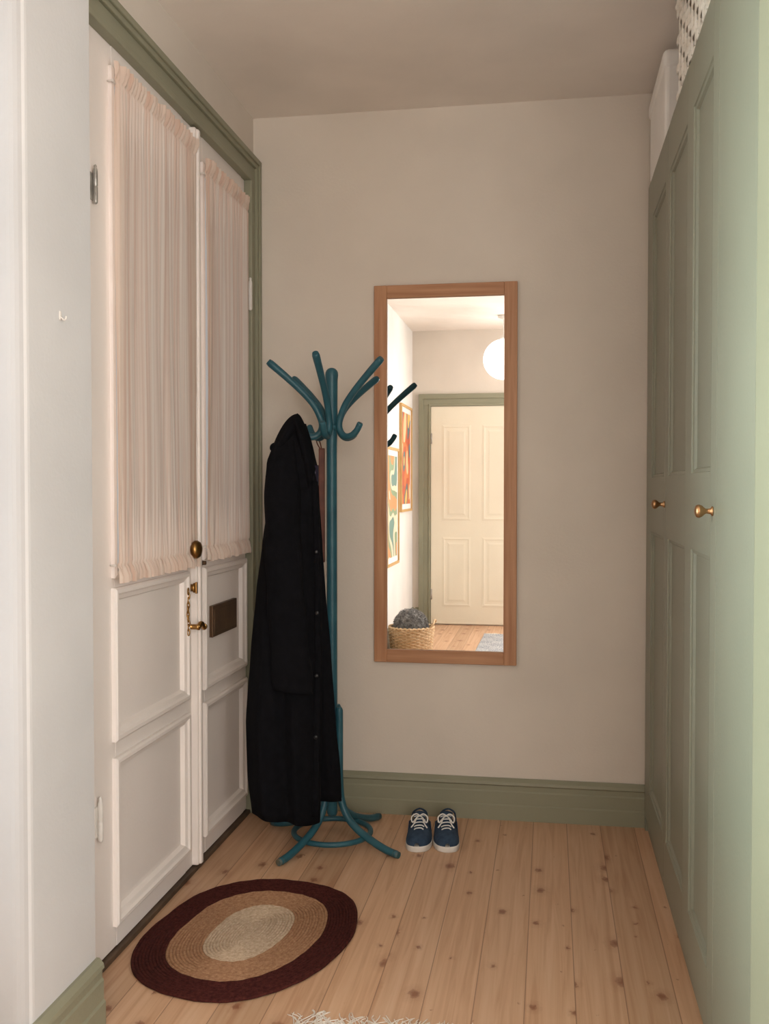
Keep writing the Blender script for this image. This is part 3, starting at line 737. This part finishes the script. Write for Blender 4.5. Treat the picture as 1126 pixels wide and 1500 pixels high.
for rr_, z1_, mi in ((R0 - 0.006, 0.0045, 0), (R0 - 0.10, 0.0053, 1), (R0 - 0.19, 0.0060, 2)):
    prism(bm, [wobble(p[0], p[1]) for p in oval(rr_, A0 - (R0 - rr_) * 0.1, 64)], lambda x, y: Vector((x, y, 0.001)), lambda x, y: Vector((x, y, z1_)), mi)
tube(bm, [(0, -0.07 + 0.14 * j / 12, 0.0056) for j in range(13)], 0.0054, 8, False, 2)
o = obj('oval_rug', bm, [M['jute_dark'], M['jute_tan'], M['jute_light']])
o.location = (-0.880, -1.170, 0.0); o.rotation_euler = (0, 0, math.radians(-8))
tag(o, 'small oval braided jute rug in maroon, tan and natural rings', 'rug')

# fringed runner
t = thing('runner_rug', 'pale grey woven runner with a cream fringe on the pine floor', 'rug', (-0.215, -3.352, 0), math.radians(0.7))
b = B(); box(b, -0.39, 0.39, -1.70, 1.70, 0.001, 0.010, 0.003); obj('weave', b, M['runner'], t)
for e, (yy, sg) in enumerate(((1.70, 1), (-1.70, -1))):
    b = B(); rd = random.Random(e + 2)
    for k in range(64):
        x = -0.385 + 0.77 * k / 63
        for q in range(4):
            l = rd.uniform(0.035, 0.095); dx = rd.uniform(-0.05, 0.05)
            tube(b, spline([(x, yy - 0.006 * sg, 0.006), (x + dx * 0.2, yy + sg * l * 0.35, 0.003), (x + dx * 0.8, yy + sg * l * 0.8, 0.002), (x + dx + rd.uniform(-0.02, 0.02), yy + sg * l, 0.002)], 3), [0.0013] * 9 + [0.0009], 5)
    obj('fringe', b, M['fringe'], t)

# ------------------------------------------------------------------ wall hook on the white pier
t = thing('wall_hook', 'tiny white hook on the white wall pier', 'hook', (-1.11, -1.872, 1.71))
b = B(); box(b, -1.111, -1.107, -1.876, -1.868, 1.722, 1.742, 0.0015, seg=2); obj('plate', b, M['metal_white'], t, True)
b = B(); tube(b, spline([(-1.107, -1.872, 1.728), (-1.101, -1.872, 1.722), (-1.096, -1.872, 1.724), (-1.095, -1.872, 1.730)], 4), 0.002, 8); obj('prong', b, M['metal_white'], t, True)

# ------------------------------------------------------------------ the mirrored part of the room
YF = -5.66
t = structE('door_3', 'cream panelled door in the far wall, seen in the mirror', 'door', (-0.70, YF, 0.01))
dx0, dx1 = -1.144, -0.255
b = B(); box(b, dx0, dx1, YF - 0.01, YF + 0.02, 0.012, 2.13, 0.002); obj('leaf', b, M['door_cream'], t, True)
for (a, c) in ((dx0 + 0.11, dx0 + 0.39), (dx1 - 0.39, dx1 - 0.11)):
    for (p, q) in ((0.18, 0.86), (1.02, 1.95)):
        b = B(); rects(b, a, c, p, q, [(0, 0.0), (0, 0.002), (0.02, 0.005), (0.03, 0.002), (0.05, 0.002), (0.07, 0.005), (0.08, 0.005)], lambda u, v, h: Vector((u, YF + 0.02 + h, v))); obj('panel', b, M['door_cream'], t, True)
b = B(); lathe(b, [(0.022, 0), (0.022, 0.004), (0.009, 0.01), (0.009, 0.03), (0.024, 0.04), (0.026, 0.05), (0.015, 0.062), (0.001, 0.064)], (dx1 - 0.06, YF + 0.02, 1.0), 'y', 20); obj('door_knob', b, M['brass'], t, True)
for z in (0.3, 1.82):
    b = B(); tube(b, [(dx0 + 0.004, YF + 0.026, z - 0.05), (dx0 + 0.004, YF + 0.026, z + 0.05)], 0.008, 10); obj('hinge', b, M['steel'], t, True)
bm = B()
for i, (a, c, w_) in enumerate(((0, 0.115, 0.022), (-0.002, 0.02, 0.030), (0.07, 0.1165, 0.034))):
    e = 0.0012 * i
    box(bm, dx0 - 0.004 - c, dx0 - 0.004 - a, YF - 0.01 + e, YF + w_, e, 2.135 + a + 0.01, 0.003); box(bm, dx1 + 0.004 + a, dx1 + 0.004 + c, YF - 0.01 + e, YF + w_, e, 2.135 + a + 0.01, 0.003)
    box(bm, dx0 - 0.004 - c, dx1 + 0.004 + c, YF - 0.0105 + e, YF + w_ + 0.0004, 2.135 + a, 2.135 + c, 0.003)
struct('trim_4', bm, M['green'], 'sage green casing around the cream far door', 'door casing')
def picture(label, y0, y1, z0, z1, mp):
    t = thing('framed_print', label, 'picture', (-1.33, (y0 + y1) / 2, z0), 0, 'framed prints on the mirrored side wall')
    fn = lambda a, c, h: Vector((-1.329 + h, a, c)); b = B()
    rects(b, y0, y1, z0, z1, [(0, 0), (0, 0.024), (0.022, 0.024), (0.022, 0.012)], fn, cap=False); obj('frame', b, M['gold_frame'], t, True)
    b = B(); box(b, -1.329, -1.318, y0 + 0.018, y1 - 0.018, z0 + 0.018, z1 - 0.018); obj('mount', b, M['box_white'], t, True)
    b = B(); box(b, -1.3185, -1.3165, y0 + 0.07, y1 - 0.07, z0 + 0.07, z1 - 0.07); obj('print', b, mp, t, True)
picture('framed abstract print in orange and teal nearer the cream door', -5.48, -4.80, 1.12, 2.10, M['print1'])
picture('framed abstract print in pale green and orange, lower on the wall', -4.66, -4.02, 0.68, 1.68, M['print2'])
t = thing('globe_lamp', 'round white opal globe pendant lamp, seen in the mirror', 'lamp', (-0.410, -4.90, H))
b = B(); lathe(b, [(0.001, -0.57)] + [(0.18 * math.sin(PI * k / 20), -0.39 - 0.18 * math.cos(PI * k / 20)) for k in range(1, 20)] + [(0.02, -0.211)], n=32); obj('shade', b, M['globe'], t)
b = B(); lathe(b, [(0.05, 0), (0.05, -0.02), (0.008, -0.035), (0.006, -0.04)], n=20); tube(b, [(0, 0, -0.03), (0, 0, -0.2)], 0.003, 8); lathe(b, [(0.03, -0.215), (0.03, -0.19), (0.008, -0.175)], n=20); obj('cord', b, M['metal_white'], t)
circ = [Vector((-1.11 + 0.165 * math.cos(2 * PI * k / 48), -4.02 + 0.165 * math.sin(2 * PI * k / 48), 0)) for k in range(48)]
wb = woven('wicker_basket', 'round pale wicker basket holding a grey fluffy blanket, seen in the mirror', circ, 0.002, 0.195, 30, 15, M['wicker'], M['weave_dark'], flare=0.10, rr=0.010, amp=0.004, fill=0.5, m3=M['wicker'])
b = B(); tube(b, spline([(0.145, 0.08, 0.19), (0.19, 0.09, 0.24), (0.19, 0.0, 0.262), (0.19, -0.09, 0.24), (0.145, -0.08, 0.19)], 5), 0.007, 8); obj('handle', b, M['wicker'], wb)
bm = B(); bmesh.ops.create_icosphere(bm, subdivisions=5, radius=1.0)
rd = random.Random(5); lobes = [(Vector((rd.uniform(-1, 1), rd.uniform(-1, 1), rd.uniform(0, 1))).normalized(), rd.uniform(0.03, 0.10)) for _ in range(12)]
roots = []
for v in bm.verts:
    n = v.co.normalized(); k = 1.0
    for d, a in lobes: k += a * max(0, n.dot(d)) ** 10
    k += 0.06 * noise.noise(n * 5)
    v.co = Vector((n.x * 0.128 * k, n.y * 0.128 * k, n.z * 0.130 * k))
    roots.append((v.co.copy(), n.copy()))
for f in bm.faces: f.smooth = True
for p, n in roots:                                   # shaggy pile
    if n.z < -0.1: continue
    for _ in range(2):
        d = (n * 0.8 + Vector((rd.uniform(-0.9, 0.9), rd.uniform(-0.9, 0.9), rd.uniform(-0.7, 0.5)))).normalized()
        sd = d.cross(Vector((rd.uniform(-1, 1), rd.uniform(-1, 1), rd.uniform(-1, 1)))).normalized() * 0.0028
        l = rd.uniform(0.014, 0.028)
        m_ = p + d * l * 0.55 + n * 0.004
        a0, a1, a2, a3, a4 = (bm.verts.new(q) for q in (p - sd, p + sd, m_ + sd * 0.7, m_ - sd * 0.7, p + d * l + Vector((0, 0, -0.008))))
        bm.faces.new((a0, a1, a2, a3)); bm.faces.new((a3, a2, a4))
o = obj('fluffy_blanket', bm, M['fluff'], fix=False); o.location = (-1.115, -4.02, 0.205)
tag(o, 'grey fluffy blanket heaped in the wicker basket, seen in the mirror', 'blanket')

# ------------------------------------------------------------------ front room windows: daylight at right, added light far and side
def window(name, label, c, w_, h_, face):
    t = structE(name, label, 'window', c)
    if face == 'x': fn = lambda a, e, h: Vector((h, a, e))
    elif face == '-x': fn = lambda a, e, h: Vector((-h, a, e))
    else: fn = lambda a, e, h: Vector((a, h, e))
    b = B(); rects(b, -w_ / 2 - 0.06, w_ / 2 + 0.06, -h_ / 2 - 0.06, h_ / 2 + 0.06, [(0, 0), (0, 0.03), (0.06, 0.03), (0.06, 0.0)], fn, cap=False); obj('window_frame', b, M['door_white'], t)
    b = B(); rects(b, -w_ / 2, w_ / 2, -h_ / 2, h_ / 2, [(0, 0.002), (0.001, 0.003)], fn); obj('pane', b, M['pane'], t)
    b = B(); rects(b, -0.02, 0.02, -h_ / 2, h_ / 2, [(0, 0.03), (0.0, 0.05), (0.004, 0.052)], fn); obj('mullion', b, M['door_white'], t)
def area(name, loc, rot, sx, sy, e, c, spread=PI):
    l = bpy.data.lights.new(name, 'AREA'); l.shape = 'RECTANGLE'; l.size = sx; l.size_y = sy; l.energy = e; l.color = c; l.spread = spread
    o = bpy.data.objects.new(name, l); COL.objects.link(o); o.location = loc; o.rotation_euler = rot
window('window_1', 'tall daylight window in the right wall of the front room', (1.599, -4.0, 1.55), 1.5, 1.7, '-x')
window('added_window_2', 'added window in the far wall of the front room, for frontal fill light', (0.75, -5.659, 1.65), 1.1, 1.8, 'y')  # added out of view to carry the frontal fill
window('added_window_3', 'added narrow window in the side wall, brightening the near wardrobe end', (-1.329, -2.42, 1.45), 0.55, 2.1, 'x')  # added out of view to carry the cool side fill
area('daylight_right', (1.58, -4.0, 1.55), (0, math.radians(90), 0), 1.7, 1.5, 36, (0.98, 0.97, 0.99))
area('fill_far', (0.75, -5.64, 1.65), (math.radians(90), 0, 0), 1.1, 1.8, 54, (1.0, 0.955, 0.905))  # added fill that lights the hall from the front
area('fill_side', (-1.31, -2.42, 1.45), (0, math.radians(-90), 0), 2.1, 0.55, 16, (0.76, 0.98, 0.96), math.radians(78))  # added cool fill that brightens the near end of the wardrobe
w = bpy.data.worlds.new('World'); sc.world = w; w.use_nodes = True
w.node_tree.nodes['Background'].inputs[0].default_value = (0.5, 0.5, 0.5, 1); w.node_tree.nodes['Background'].inputs[1].default_value = 0.3

# ------------------------------------------------------------------ camera
cam = bpy.data.cameras.new('Camera'); co = bpy.data.objects.new('Camera', cam); COL.objects.link(co)
cam.sensor_fit = 'VERTICAL'; cam.sensor_height = 36.0; cam.sensor_width = 36.0 * 1126 / 1500
cam.lens = 36.0 * 1450 / 1500
co.location = (0, -4.0, 1.336); co.rotation_euler = (math.radians(90 - 1.38), 0, PSI)
cam.clip_start = 0.05
sc.camera = co
